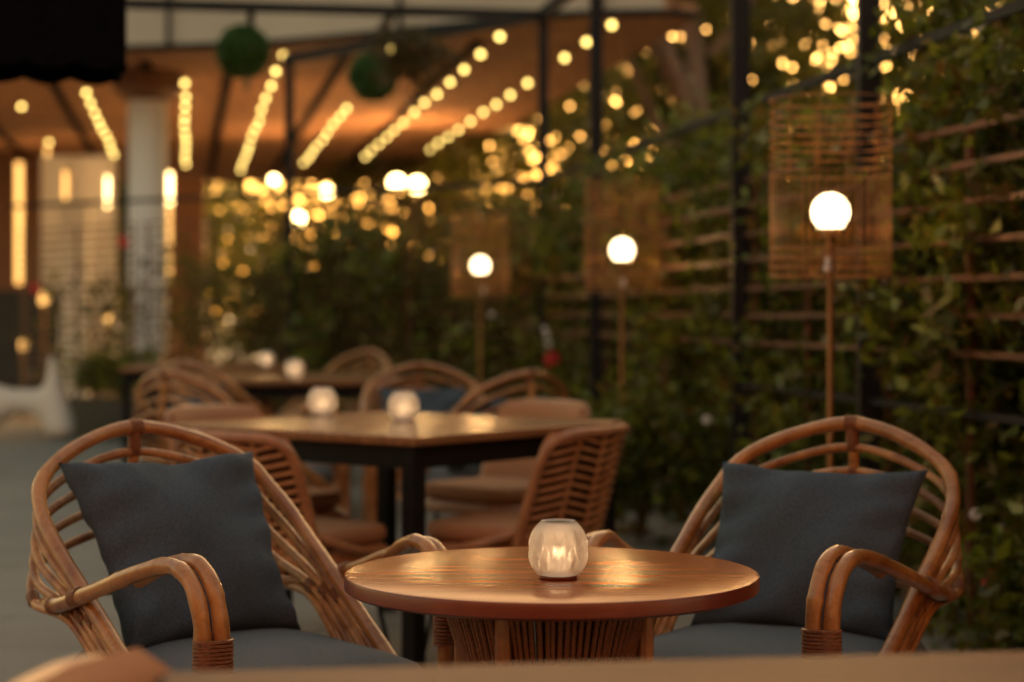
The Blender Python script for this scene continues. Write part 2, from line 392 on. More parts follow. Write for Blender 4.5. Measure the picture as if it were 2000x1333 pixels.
vine(13.2, 15.5, DX, dnorm, 1.72, .1, .10, 6500, 'wide vine on the diagonal trellis left of the pergola corner post', seed=6, cr=.11, depth=.2)
vine(15.5, 17.2, DX, dnorm, 1.60, .1, .10, 1500, 'vine between the thin pergola post and the thick white column', seed=7, cr=.11, depth=.15)
vine(17.2, 19.2, DX, dnorm, 1.5, .25, .10, 520, 'sparse vine with red flowers in front of the white wall at the left', seed=8, cr=.12, depth=.1,
     red=[W(240, 470, 17.3), W(243, 476, 17.35), W(68, 562, 18.6), W(72, 568, 18.7)])
# hedges added right behind the trellis to stop sky light leaking through
def hedge(a, b, fx, nv, h, label, seed, off=.62, th=.34, n=5000, leaf=.085):
    rng = np.random.default_rng(seed); t = empty('light_stop_hedge', (fx(a), a, 0), 0, label, 'hedge', 'hedges added behind the trellis to block sky light')
    d = Vector((fx(b) - fx(a), b - a, 0)); L = d.length; u = d.normalized(); nn = Vector((nv.x, nv.y, 0))
    mb = MB(); nx, nz = int(L / .12), 14; f_ = []
    for sd_ in (-1, 1):
        for i in range(nx + 1):
            for k in range(nz + 1):
                z = h * .93 * k / nz; w_ = th * .5 * (1 - .25 * (k / nz) ** 3) + .03 * math.sin(i * 1.3 + k * .9) + rng.normal() * .015
                mb.v.append(tuple(d * (i / nx) + nn * (off + sd_ * w_) + Vector((0, 0, z + (.05 * math.sin(i * .8 + seed) if k == nz else 0)))))
    m1 = (nx + 1) * (nz + 1)
    for i in range(nx):
        for k in range(nz):
            q = i * (nz + 1) + k; f_.append((q, q + 1, q + nz + 2, q + nz + 1)); f_.append((m1 + q, m1 + q + nz + 1, m1 + q + nz + 2, m1 + q + 1))
        q = i * (nz + 1) + nz; f_.append((q, m1 + q, m1 + q + nz + 1, q + nz + 1))
    for i in (0, nx):
        for k in range(nz): q = i * (nz + 1) + k; f_.append((q, q + 1, m1 + q + 1, m1 + q))
    mb.f = f_; mb.build('twig_mass', M['hedgecore'], t)
    P = np.empty((n, 3)); uu = rng.uniform(0, 1, n); zz = rng.uniform(.02, 1.0, n) * h
    oo = off + np.where(rng.uniform(size=n) < .7, -1, 1) * (th * .5 + rng.uniform(-.02, .09, n))
    top = rng.uniform(size=n) < .2; zz[top] = h * .93 + rng.uniform(-.03, .16, top.sum()); oo[top] = off + rng.uniform(-th * .5, th * .5, top.sum())
    for ax in range(3): P[:, ax] = d[ax] * uu + nn[ax] * oo
    P[:, 2] = zz; leafobj('foliage', leaves(P, leaf, rng), M['leaf'], t)
hedge(3.0, 7.6, SX, snorm, 1.95, 'dense hedge added as a light block behind the vine at the right edge', 31, n=7000)
hedge(7.7, 13.6, SX, snorm, 1.72, 'dense hedge added as a light block behind the middle and far floor lamps', 32, n=8000)
hedge(13.3, 16.35, DX, dnorm, 1.5, 'dense hedge added as a light block behind the diagonal trellis left of the pergola corner', 33, n=6000, leaf=.1)
# low shrubs
def shrub(c, r, h, n, label, leaf=.07, seed=0, mt='leaf', name='shrub'):
    rng = np.random.default_rng(seed); t = empty(name, c, 0, label, 'shrub')
    k = 40; cen = rng.normal(size=(k, 3)) * np.array([r, r, h * .3]) * .55; cen[:, 2] += h * .5
    P = clumps(rng, cen, r * .28, n); P[:, 2] = np.abs(P[:, 2]) + .01
    leafobj('foliage', leaves(P, leaf, rng), M[mt], t)
    mb = MB()
    for i in range(9):
        e = Vector((rng.normal() * r * .4, rng.normal() * r * .4, h * .6))
        mb.tube([(0, 0, 0), e * .5 + Vector((0, 0, .04)), e], .008, 5)
    mb.build('stem', M['stem'], t)
    return t
shrub((.62, 9.25, 0), .30, .85, 2600, 'bright green low shrub at the foot of the middle floor lamp', seed=21)
shrub((1.66, 5.75, 0), .22, .55, 1200, 'dark low shrub at the right edge below the nearest trellis slats', seed=22)
# ---- planter at far left
pl = empty('planter_box', (-3.45, 16.75, 0), math.atan2(ddir.y, ddir.x), 'long black planter box in front of the far left trellis', 'planter')
b = MB(); b.box((0, 0, .17), (1.7, .3, .34)); b.build('box', M['planter'], pl, smooth=False)
b = MB(); b.box((0, -.152, .335), (1.72, .03, .03)); b.box((0, .152, .335), (1.72, .03, .03)); b.box((.865, 0, .335), (.03, .27, .03)); b.box((-.865, 0, .335), (.03, .27, .03)); b.build('rim', M['planter'], pl, smooth=False)
b = MB(); b.box((0, 0, .342), (1.66, .26, .01)); b.build('soil', M['stem'], pl, smooth=False)
for i, (o, lab) in enumerate(((-.5, 'left tuft of leaves growing in the black planter box'), (.05, 'middle tuft of leaves growing in the black planter box'), (.55, 'right tuft of leaves growing in the black planter box'))):
    p = Vector(pl.location) + ddir * (-o) + Vector((0, 0, .345))
    shrub(tuple(p), .2, .5, 350, lab, .09, 40 + i, name='planter_plant')
# ================================================================== PAVILION with timber canopy
ZC = 3.6
pv = empty('pavilion', (-3.75, 19.5, 0), 0, 'curved canopy pavilion with timber soffit, cream fascia and thick white column', 'building')
off = Vector(pv.location)
front = [(1.55, 15.95), (1.27, 15.8), (.8, 15.85), (.30, 16.0), (-.5, 16.5), (-1.39, 17.1), (-2.29, 17.6), (-3.64, 17.95), (-5.2, 18.1), (-9.5, 18.3)]
fp = [Vector((x, y, 0)) for x, y in front]; fp = spl(fp, 6)
back = [(p.x - .1716 * (36 - p.y), 36.0) for p in fp]
b = MB(); n = len(fp)
V = [(p.x, p.y, ZC) for p in fp] + [(x, y, ZC) for x, y in back] + [(p.x, p.y, ZC + .12) for p in fp] + [(x, y, ZC + .12) for x, y in back]
Fc = []
for i in range(n - 1):
    Fc += [(i, i + 1, n + i + 1, n + i), (2 * n + i, 3 * n + i, 3 * n + i + 1, 2 * n + i + 1), (i, 2 * n + i, 2 * n + i + 1, i + 1), (n + i, n + i + 1, 3 * n + i + 1, 3 * n + i)]
Fc += [(0, n, 3 * n, 2 * n), (n - 1, 3 * n - 1, 4 * n - 1, 2 * n - 1)]
b.add([Vector(v) - off for v in V], Fc); b.build('soffit', M['soffit'], pv, smooth=False)
b = MB()   # fascia standing on the front edge of the canopy
fa = [p for p in fp if p.x < 1.3]
V = []; m_ = len(fa)
for dz in (ZC + .05, 5.4):
    for o2 in (-.02, .25):
        V += [(p.x, p.y + o2, dz) for p in fa]
Fc = []
for i in range(m_ - 1):
    Fc += [(i, 2 * m_ + i, 2 * m_ + i + 1, i + 1), (m_ + i, m_ + i + 1, 3 * m_ + i + 1, 3 * m_ + i), (2 * m_ + i, 3 * m_ + i, 3 * m_ + i + 1, 2 * m_ + i + 1), (i, i + 1, m_ + i + 1, m_ + i)]
Fc += [(0, m_, 3 * m_, 2 * m_), (m_ - 1, 3 * m_ - 1, 4 * m_ - 1, 2 * m_ - 1)][:2]
b.add([Vector(v) - off for v in V], Fc); b.build('fascia', M['cream'], pv)
b = MB(); b.tube([Vector((p.x, p.y - .05, ZC + .02)) - off for p in fp], .035, 6); b.build('edge_trim', M['black'], pv)
for x, y in ((-3.23, 17.8), (-1.0, 16.78), (.75, 15.8)):
    MB().box(Vector((x, y, 4.5)) - off, (.035, .03, 1.75)).build('seam', M['black'], pv, smooth=False)
b = MB(); b.lathe([(.2, 0), (.2, 3.3), (.2, 3.3)], 28); b.build('column', M['white'], pv)
b = MB(); b.lathe([(.21, 3.301), (.36, 3.42), (.36, 3.598)], 28); b.build('capital', M['brownwall'], pv)
# dark joists under the soffit between the light strings
for x0, y0 in ((-.3, 17.2), (-1.5, 17.6), (-2.7, 18.2), (-3.6, 18.6), (-4.7, 19), (-5.8, 19), (-6.9, 19)):
    MB().bar(Vector((x0, y0, ZC - .004)) - off, Vector((x0 - .1716 * (34 - y0), 34, ZC - .02)) - off, .10, .036).build('joist', M['cloth'], pv, smooth=False)
MB().box(Vector((-11.2, 30, 1.8)) - off, (8.2, .3, 3.59)).build('brown_wall', M['brownwall'], pv, smooth=False)
MB().box(Vector((-6.3, 27.6, 1.7)) - off, (1.05, .3, 3.39)).build('white_wall', M['white'], pv, smooth=False)
MB().box(Vector((-5.66, 24.6, 1.3)) - off, (.35, .35, 4.58 - 2)).build('white_pillar', M['white'], pv, smooth=False)
MB().box(Vector((-7.2, 26.0, .72)) - off, (2.4, .6, 1.42)).build('bar_counter', M['planter'], pv, smooth=False)
MB().box(Vector((-5.15, 29.0, 1.6)) - off, (.9, .2, 3.2)).build('dark_doorway', M['brownwall'], pv, smooth=False)
# ---- rows of hanging bulbs
def row(x0, y0, k, sp, label, skip=()):
    t = empty('light_string', (x0, y0, ZC - .02), 0, label, 'light string', 'bulb strings under the timber canopy')
    mb = MB(); mb.tube([(-.1716 * sp * q / 4, sp * q / 4, -.09 - .03 * math.sin(math.pi * (q % 4) / 4)) for q in range(4 * (k - 1) + 1)], .0025, 5)
    for q in range(k): mb.tube([(-.1716 * sp * q, sp * q, 0), (-.1716 * sp * q, sp * q, -.13)], .003, 5); mb.build('cable', M['black'], t)
    rr = random.Random(int(x0 * 77))
    proto = None
    for i in range(k):
        if i in skip: continue
        if proto is None:
            o = proto = MB().ball((0, 0, 0), .027, 8, 6).build('bulb', M['bulb'], t)
        else:
            o = proto.copy(); S.collection.objects.link(o)
        o.location = (-.1716 * sp * i + rr.uniform(-.01, .01), sp * i + rr.uniform(-.03, .03), -.156 + rr.uniform(-.012, .012))
def CD(y): return (ZC - .16 - H) * F / (YH - y)
def start(px, y): D = CD(y); return ((px - 1000) / F * D, D)
rows = [((1195, 47), 13, 'rightmost string of bulbs, along the edge of the timber canopy', ()),
        ((977, 70), 13, 'second string of bulbs from the right, starting right of the hanging dry plant', ()),
        ((768, 92), 14, 'third string of bulbs from the right, passing behind the right topiary ball', (3, 4)),
        ((552, 107), 13, 'string of bulbs starting right of the left topiary ball', ()),
        ((361, 162), 11, 'straight vertical looking string of bulbs just right of the white column', ()),
        ((169, 180), 9, 'string of bulbs left of the white column, below the black awning', ())]
for (p, k, lab, sk) in rows:
    x, y = start(*p)
    row(x, y, k, {1195: .95, 977: 1.0, 768: .96, 552: 1.12, 361: 1.03, 169: .95}[p[0]], lab, sk)
for p, lab in (((41, 204), 'single ceiling bulb at the far left below the awning'), ((95, 276), 'single ceiling bulb above the second lit strip from the left')):
    x, y = start(*p); row(x, y, 1, .9, lab)
# ---- lit vertical strips in the building
def strip(px, y0, y1, D, m, label, wd=.05):
    a, bb = W(px, y1, D), W(px, y0, D)
    t = empty('strip_light', (a.x, a.y, a.z), 0, label, 'strip light', 'vertical strip lights in the pavilion')
    h = bb.z - a.z
    MB().box((0, 0, h / 2), (wd, .03, h)).build('tube', m, t, smooth=False)
    glow(t, h * .7, 1.3, xy=(0, -.25))
    MB().box((0, .035, h / 2), (wd * 1.5, .03, h + .06)).build('holder', M['brownwall'], t, smooth=False)
strip(37, 318, 555, 28, M['strip'], 'long orange vertical strip light at the far left of the brown wall', .09)
strip(92, 290, 500, 28, M['strip'], 'orange strip light second from the left on the brown wall', .05)
strip(128, 335, 400, 26.9, M['strip'], 'short orange strip light at the left edge of the white wall', .06)
strip(210, 345, 405, 26.9, M['strip2'], 'short bright strip light on the white wall left of the column', .04)
strip(331, 338, 400, 23.5, M['strip2'], 'brightest strip light just right of the white column', .06)
strip(331, 405, 560, 23.5, M['strip'], 'dim lower strip light just right of the white column', .04)
# bar lanterns glimpsed through the far trellis
def lantern(px, py, D, s, label, base=0):
    c = W(px, py, D); t = empty('lantern', (c.x, c.y, base), 0, label, 'lantern')
    h = c.z - base
    MB().lathe([(.05, 0), (.05, .02), (.012, .03), (.012, h - s), (.05, h - s + .01)], 12).build('stand', M['brass'], t)
    glow(t, h, 6 if s > .1 else 2, xy=(0, -.12))
    MB().lathe([(.02, h - s + .02), (s * .6, h - s * .5), (s * .6, h + s * .6), (.02, h + s)], 12).build('glass', M['strip2'] if s > .1 else M['strip'], t)
lantern(86, 585, 22, .09, 'bright yellow lantern glowing behind the far left trellis')
lantern(213, 622, 22, .1, 'orange lantern between the white wall and the white column')
lantern(45, 676, 20, .06, 'small orange lantern low at the far left')
# ================================================================== black awning top left
aw = empty('awning', (-1.53, 6.98, 2.02), R(15), 'large black canvas awning with scalloped valance at the top left', 'awning')
def scallop(L, nseg, z0, z1, amp):
    top, bot = [], []
    for i in range(nseg * 6 + 1):
        u = i / (nseg * 6); top.append((u * L, z1)); bot.append((u * L, z0 + amp * (1 - abs(math.sin(math.pi * nseg * u)))))
    return top, bot
def curtain(a, d, L, name):
    mb = MB(); top, bot = scallop(L, int(L / .17), 0.0, .85, .022); m2 = len(top); d = Vector(d); nrm = Vector((d.y, -d.x, 0))
    V = []
    for th in (-.006, .006):
        for lst in (top, bot):
            for i, (u, z) in enumerate(lst):
                V.append(Vector(a) + d * u + nrm * (th + .008 * math.sin(i * .9)) + Vector((0, 0, z)))
    Fc = []
    for i in range(m2 - 1):
        Fc += [(i, m2 + i, m2 + i + 1, i + 1), (2 * m2 + i, 2 * m2 + i + 1, 3 * m2 + i + 1, 3 * m2 + i), (m2 + i, 3 * m2 + i, 3 * m2 + i + 1, m2 + i + 1), (i, i + 1, 2 * m2 + i + 1, 2 * m2 + i)]
    mb.add(V, Fc); mb.build(name, M['cloth'], aw)
curtain((-2.4, -.01, 0), (1, 0, 0), 2.5, 'front_valance')
curtain((.1, .02, 0), (0, 1, 0), .5, 'side_valance')
curtain((-2.4, .52, 0), (1, 0, 0), 2.5, 'rear_valance')
b = MB(); b.add([(-2.45, -.03, .84), (.13, -.03, .84), (.13, .56, .84), (-2.45, .56, .84), (-2.0, .27, 1.15), (-.3, .27, 1.15)],
                [(0, 1, 5, 4), (1, 2, 5), (2, 3, 4, 5), (3, 0, 4), (0, 3, 2, 1)]); b.build('roof', M['cloth'], aw, smooth=False)
for x, y in ((-2.38, .03), (-2.38, .48)):
    MB().bar((x, y, -2.03), (x, y, .84), .05).build('post', M['black'], aw, smooth=False)
# ================================================================== hanging topiary
def hang_ball(c, r, ztop, label, mt='turf', brown=False, seed=0):
    rng = np.random.default_rng(seed); t = empty('topiary_ball' if not brown else 'hanging_plant', c, 0, label, 'topiary ball' if not brown else 'hanging plant')
    if not brown:
        MB().ball((0, 0, 0), r * .9, 20, 12).build('core', M['turf'], t)
        d = rng.normal(size=(3200, 3)); d /= np.linalg.norm(d, axis=1)[:, None]; P = d * r * rng.uniform(.88, 1.06, (3200, 1))
        leafobj('foliage', leaves(P, .045, rng, 1.8), M['turf'], t)
    else:
        cen = rng.normal(size=(26, 3)) * np.array([r * .38, r * .3, r * .42]); cen[:, 2] -= .02
        leafobj('foliage', leaves(clumps(rng, cen, .05, 1500), .07, rng, 3, droop=1), M['leafbrown'], t)
        MB().lathe([(.03, -.06), (.09, 0), (.10, .08)], 14).build('pot', M['stem'], t)
    MB().tube([(0, 0, r * .8), (0, 0, ztop - c[2])], .008, 6).build('wire', M['black'], t)
hang_ball((-1.93, 13.6, 3.0), .178, 3.18, 'left topiary ball hanging from the pergola', seed=1)
hang_ball((-1.06, 14.5, 2.93), .178, 3.18, 'right topiary ball hanging lower from the pergola', seed=2)
hang_ball((-.70, 13.65, 2.98), .2, 3.2, 'dry brown plant hanging from the pergola beam', brown=True, seed=3)
# ================================================================== trees beyond
def tree(c, hgt, r, n, label, trunk=.12, z0=.4, leaf=.16, seed=0, k=60, cr=.28, lean=0, mt='treeleaf', rz=None):
    rng = np.random.default_rng(seed); t = empty('tree', (c[0], c[1], 0), 0, label, 'tree', 'trees beyond the terrace')
    rz = rz or (hgt - z0) / 2
    cz = z0 + rz
    u = rng.normal(size=(k, 3)); u /= np.linalg.norm(u, axis=1)[:, None]; u *= rng.uniform(.25, 1, (k, 1)) ** .6
    cen = u * np.array([r, r, rz]); cen[:, 2] += cz; cen[:, 0] += lean * cen[:, 2]
    leafobj('crown', leaves(clumps(rng, cen, cr, n), leaf, rng, 1.7), M[mt], t)
    mb = MB(); top = Vector((lean * hgt * .5, 0, hgt * .55))
    tp = spl([Vector((0, 0, 0)), Vector((lean * .3 + .05, 0, hgt * .2)), top * .75 + Vector((.04, 0, 0)), top], 5)
    mb.tube(tp, [trunk * (1 - .5 * i / len(tp)) for i in range(len(tp))], 10)
    for i in range(9):
        e = Vector(cen[rng.integers(0, k)]); s_ = tp[int(len(tp) * rng.uniform(.45, .95))]
        q = spl([s_, s_.lerp(e, .5) + Vector((0, 0, -.1 * r)), e], 4)
        mb.tube(q, [trunk * .4 * (1 - .8 * i2 / len(q)) for i2 in range(len(q))], 6)
    mb.build('trunk', M['bark'], t)
    return t
tree((-5.6, 40, 0), 4.4, 2.0, 1800, 'small tree seen under the canopy right of the white column', seed=11, cr=.45, leaf=.22)
tree((-3.4, 34, 0), 4.6, 1.9, 2000, 'rounded tree glowing between the thin post and the canopy end', seed=12, cr=.42, leaf=.2)
tree((-1.5, 31, 0), 4.8, 1.7, 3600, 'tree behind the twin garden lamps', seed=13, cr=.4, leaf=.2)
tree((.6, 27, 0), 5.5, 1.6, 6300, 'slim tree behind the pergola corner post', seed=14, cr=.36, leaf=.18)
tree((2.4, 23, 0), 7.0, 1.7, 10500, 'tall dense tree right of the canopy end', trunk=.19, z0=1.6, seed=15, k=150, cr=.36, leaf=.18)
tree((4.1, 19, 0), 6.5, 1.55, 6500, 'open crowned tree with bright gaps above the nearest floor lamp', z0=.6, seed=16, cr=.3, leaf=.15)
tree((1.74, 18.2, 0), 7.4, 1.7, 4500, 'tree with a bare pale forked trunk beside the tall posts', trunk=.15, z0=4.1, seed=25, cr=.3, leaf=.15)
tree((4.9, 16.5, 0), 6.0, 1.7, 5200, 'broad tree at the upper right corner', z0=.5, seed=17, cr=.3, leaf=.13)
tree((3.1, 14.5, 0), 2.7, 1.2, 4500, 'low bushy tree just behind the side trellis', z0=.2, seed=18, cr=.25, leaf=.12, trunk=.07)
tree((-9, 44, 0), 6, 3.0, 9000, 'far tree at the left behind the pavilion', seed=19, cr=.6, leaf=.3)
# garden lamps behind
def glamp(px, py, D, label, s=.10):
    c = W(px, py, D); t = empty('garden_lamp', (c.x, c.y, 0), 0, label, 'garden lamp', 'garden lamps beyond the trellis')
    MB().lathe([(.08, 0), (.08, .03), (.025, .05), (.02, c.z - s), (.05, c.z - s + .01)], 12).build('pole', M['black'], t)
    glow(t, c.z + .0, 110 * (s / .1), rad=s * 1.05)
    MB().ball((0, 0, c.z), s, 16, 10).build('globe', M['lampglobe'], t)
glamp(775, 358, 24, 'left one of the twin garden lamps glowing beyond the trellis')
glamp(815, 362, 24.5, 'right one of the twin garden lamps glowing beyond the trellis')
glamp(638, 375, 25, 'garden lamp glowing right of the thin pergola post', .075)
glamp(581, 428, 21, 'lowest garden lamp, glowing beside the thin pergola post', .08)
glamp(535, 352, 26, 'garden lamp glowing left of the thin pergola post', .06)
# ================================================================== FURNITURE
KS, DZ = 1.035, -.039   # armchair template size and foot trim
acp0 = [None]
def P3(l, f, z): return Vector((l, -f, z))
def bindring(mb, c, d, r, L, n=6):
    """a bundle of thin windings round a tube, along direction d"""
    d = Vector(d).normalized(); c = Vector(c)
    for i in range(n):
        p = c + d * (L * (i / (n - 1) - .5))
        mb.tube([p - d * (L / n * .48), p - d * (L / n * .2), p + d * (L / n * .2), p + d * (L / n * .48)], [r, r * 1.09, r * 1.09, r], 12, cap=False)
def knobby(path, r, rng, amp=.04):
    out = []; 
    for i in range(len(path)):
        out.append(r * (1 + amp * math.sin(i * .7 + rng) + (.08 if (i + int(rng * 7)) % 17 == 0 else 0)))
    return out
def hoop_pts(k):
    wf, yf, zf, wm, ym, zm, ww, yw, zw, ws, ys, zs, yt, zt = .269, .293, .36, .28, -.034, .551, .277, -.286, .715, .204, -.369, .809, -.425, .87
    L = [(-wf + .002 * k, yf - .052 * k, .345), (-wm + .001 * k, ym - .024 * k, zm - .012 * k), (-ww - .001 * k, yw - .006 * k, zw - .047 * k),
         (-ws - .004 * k, ys - .008 * k, zs - .052 * k), (0, yt - .004 * k, zt - .054 * k)]
    C = [P3(*p) for p in L + [(-a, b_, c) for a, b_, c in L[-2::-1]]]
    return spl(C, 12)
def armchair_proto():
    t = empty('rattan_armchair', (0, 0, 0), 0, 'x', 'armchair')
    main = hoop_pts(0)
    o = MB().tube(main, knobby(main, .0158, .3), 12).build('back_hoop', M['rattan'], t)
    for k in range(1, 5):
        h = hoop_pts(k); MB().tube(h, knobby(h, .0098, k * .8), 9).build('rib', M['rattan2'], t)
    # spine joining the crowns
    sp = [hoop_pts(k)[len(main) // 2] for k in range(5)]
    s2 = [sp[0] + Vector((0, 0, -.012))] + [p + Vector((0, .004, 0)) for p in sp[1:]] + [P3(0, -.40, .47), P3(0, -.28, .345)]
    s2 = spl(s2, 4); s_o = MB().tube(s2, .0125, 10).build('spine', M['rattan2'], t)
    dv = sp[1] - sp[0]
    def ringpart(c, d, r, L, n, par, nm='binding'):
        q = MB(); bindring(q, c, d, r, L, n); return q.build(nm, M['bind'], par)
    a0 = main[len(main) // 2]; ringpart(a0, (1, 0, 0), .0172, .026, 6, t)
    ringpart(sp[0].lerp(sp[1], .48), dv, .0142, .040, 8, t)
    for k in range(1, 4): ringpart(sp[k], (1, 0, 0), .0115, .016, 4, t)
    # belt rail behind the ribs, running into both arms
    rear = [(-.296, -.09, .550), (-.294, -.185, .535), (-.24, -.345, .522), (-.12, -.445, .515), (0, -.46, .512)]
    C = [P3(*p) for p in rear + [(-a, b_, c) for a, b_, c in rear[-2::-1]]]
    bp = spl(C, 8); MB().tube(bp, .0115, 10).build('belt_rail', M['rattan2'], t)
    for s in (-1, 1):
        mb = MB()
        arm = [(.300, -.175, .537), (.304, -.10, .553), (.302, .05, .598), (.292, .20, .645), (.279, .285, .664), (.274, .345, .652), (.271, .385, .605), (.27, .402, .52), (.27, .408, .3), (.27, .405, .038)]
        pa = spl([P3(s * a, b_, c) for a, b_, c in arm], 8); mb.tube(pa, knobby(pa, .0158, .5 + s), 12)
        arm2 = [(.277, .16, .624), (.262, .235, .655), (.247, .30, .671), (.243, .352, .662), (.240, .395, .612), (.239, .413, .52), (.239, .418, .3), (.239, .415, .038)]
        pb = spl([P3(s * a, b_, c) for a, b_, c in arm2], 8); mb.tube(pb, knobby(pb, .0152, 1.5 + s), 12)
        ao = mb.build('arm', M['rattan'], t)
        bd = MB()
        # flat cane wrap round the two uprights
        zc = .515
        for i in range(9):
            z = zc - .028 + i * .007; pts = []
            for q in range(20):
                an = 2 * math.pi * q / 20; ca, sa = math.cos(an), math.sin(an)
                pts.append(P3(s * .2545 + (.0155 if ca > 0 else -.0155) + ca * .0185, .408 + sa * .0185 + (.003 if ca * s > 0 else -.003) * -1, z))
            bd.tube(pts, .0036, 5, closed=True)
        bd.add([P3(s * .2545 + (.0155 if math.cos(2 * math.pi * q / 20) > 0 else -.0155) + math.cos(2 * math.pi * q / 20) * .0183, .408 + math.sin(2 * math.pi * q / 20) * .0183, zz) for zz in (zc - .03, zc + .03) for q in range(20)],
               [(q, (q + 1) % 20, 20 + (q + 1) % 20, 20 + q) for q in range(20)])
        bd.build('binding', M['bind'], ao)
        # windings where arm crosses the hoop and the ribs
        ringpart(P3(s * .304, -.05, .570), P3(s * .302, .05, .6) - P3(s * .304, -.12, .552), .0172, .03, 6, ao)
        ringpart(P3(s * .301, -.16, .540), P3(s * .302, .05, .55) - P3(s * .301, -.12, .535), .0172, .022, 5, ao)
        # knots tying ribs to the belt
        for k in range(1, 5):
            h = hoop_pts(k); idx = min(range(len(h) // 2), key=lambda i: abs(h[i].z - .53)); q = h[idx] if s < 0 else Vector((-h[idx].x, h[idx].y, h[idx].z))
            kn = MB(); bindring(kn, q, h[idx + 1] - h[idx] if s < 0 else (Vector((-1, 1, 1)) * (h[idx + 1] - h[idx])), .0125, .024, 4)
            kn.tube([q, q + Vector((s * -.002, .02, 0))], .009, 6)
            kn.build('rib_tie', M['bind'], t)
        MB().tube(spl([P3(s * .20, -.20, .34), P3(s * .235, -.30, .15), P3(s * .25, -.34, .038)], 5), .0155, 10).build('leg', M['rattan'], t)
    ring = [(-.25, .40, .335), (-.28, .2, .335), (-.28, -.08, .335), (-.2, -.25, .335), (0, -.31, .335), (.2, -.25, .335), (.28, -.08, .335), (.28, .2, .335), (.25, .40, .335)]
    mb = MB(); mb.tube(spl([P3(*p) for p in ring], 5), .014, 10); mb.tube([P3(-.25, .395, .335), P3(.25, .395, .335)], .014, 10)
    for i in range(7): x = -.21 + i * .07; mb.tube([P3(x, .39, .34), P3(x * .8, -.26, .34)], .008, 6)
    mb.build('seat_frame', M['rattan'], t)
    # seat cushion: rounded slab
    mb = MB(); nu, nv = 44, 6; rngs = []
    def outline(an):
        ca, sa = math.cos(an), math.sin(an)
        e = .42; x = .275 * (abs(ca) ** e) * (1 if ca > 0 else -1); y = .07 + .335 * (abs(sa) ** e) * (1 if sa > 0 else -1)
        return x, y
    prof = [(.90, -.005), (.985, .006), (1.0, .028), (1.0, .052), (.985, .073), (.955, .086), (.88, .095), (.7, .108), (.45, .116), (.2, .119)]
    n_ = 48; vs = []; fs = []
    for s_, z in prof:
        for q in range(n_):
            x, y = outline(2 * math.pi * q / n_); vs.append(P3(x * s_, .07 + (y - .07) * s_, .347 + z))
    for i in range(len(prof) - 1):
        for q in range(n_): fs.append((i * n_ + q, i * n_ + (q + 1) % n_, (i + 1) * n_ + (q + 1) % n_, (i + 1) * n_ + q))
    fs.append(tuple(range(n_))[::-1]); fs.append(tuple((len(prof) - 1) * n_ + q for q in range(n_)))
    mb.add(vs, fs); c_o = mb.build('seat_cushion', M['seatgrey'], t)
    pp = MB(); pp.tube([P3(x * 1.003, .07 + (y - .07) * 1.003, .347 + .062) for x, y in [outline(2 * math.pi * q / n_) for q in range(n_)]], .0035, 6, closed=True); pp.build('piping', M['seatgrey'], c_o)
    return t
def pillow(corners, thick, seed, label, loc, rz, group='grey throw pillows on the armchairs'):
    """corners in chair coords TL TR BR BL; puffed square cushion with creases"""
    c = [P3(*p) for p in corners]; N = 40; rnd = random.Random(seed)
    nrm = (c[1] - c[0]).cross(c[3] - c[0]).normalized()
    vs = []; fs = []
    ph = [rnd.uniform(0, 6) for _ in range(6)]
    for side in (1, -1):
        for j in range(N + 1):
            for i in range(N + 1):
                u, v = i / N, j / N; x, y = 2 * u - 1, 2 * v - 1
                # edges pulled in between the corners
                uu = .5 + (u - .5) * (1 - .10 * (1 - y * y)); vv = .5 + (v - .5) * (1 - .10 * (1 - x * x))
                p = c[0].lerp(c[1], uu).lerp(c[3].lerp(c[2], uu), vv)
                e = max(0, (1 - x ** 4)) ** .55 * max(0, (1 - y ** 4)) ** .55
                e = ((1 - x * x) * (1 - y * y)) ** .42
                ed = max(abs(x), abs(y))
                cr = .010 * math.sin(x * 8 + y * 4 + ph[0]) * (ed ** 3) + .009 * math.sin(y * 15 + x * 3 + ph[1]) * (abs(x) ** 2.6) + .004 * math.sin(x * 15 - y * 5 + ph[2]) * abs(y) ** 3 + .008 * math.sin((x - y) * 3.4 + ph[3]) + .005 * math.sin(x * 6 + y * 5 + ph[4])
                vs.append(p + nrm * side * (thick * e + cr * min(1, e * 2.2)))
    m1 = (N + 1) ** 2
    for j in range(N):
        for i in range(N):
            a = j * (N + 1) + i; q = (a, a + 1, a + N + 2, a + N + 1)
            fs.append(q); fs.append(tuple(m1 + k for k in q[::-1]))
    mb = MB(); mb.add(vs, fs)
    o = mb.build('throw_pillow', M['grey'], None); o.location = (loc[0], loc[1], DZ); o.scale = (KS,) * 3; o.rotation_euler = (0, 0, rz)
    # weld the rim
    import bmesh
    bm = bmesh.new(); bm.from_mesh(o.data); bmesh.ops.remove_doubles(bm, verts=bm.verts, dist=1e-5); bmesh.ops.recalc_face_normals(bm, faces=bm.faces)
    bm.to_mesh(o.data); bm.free(); o.data.polygons.foreach_set('use_smooth', [True] * len(o.data.polygons))
    return tag(o, label, 'pillow', group)
acp = armchair_proto(); acp0[0] = acp
GA = 'rattan hoop back armchairs'
LC = ((-.589, 3.944, 0), .648); RC = ((.572, 4.061, 0), -.537)
put(acp, False, LC[0], LC[1], 'rattan hoop armchair left of the round table, in sharp focus', GA)
put(acp, True, RC[0], RC[1], 'rattan hoop armchair right of the round table, in sharp focus', GA)
pillow([(-.228, -.315, .81), (.225, -.305, .815), (.228, -.10, .446), (-.205, -.03, .448)], .078, 1, 'slate grey throw pillow on the left foreground armchair', LC[0], LC[1])
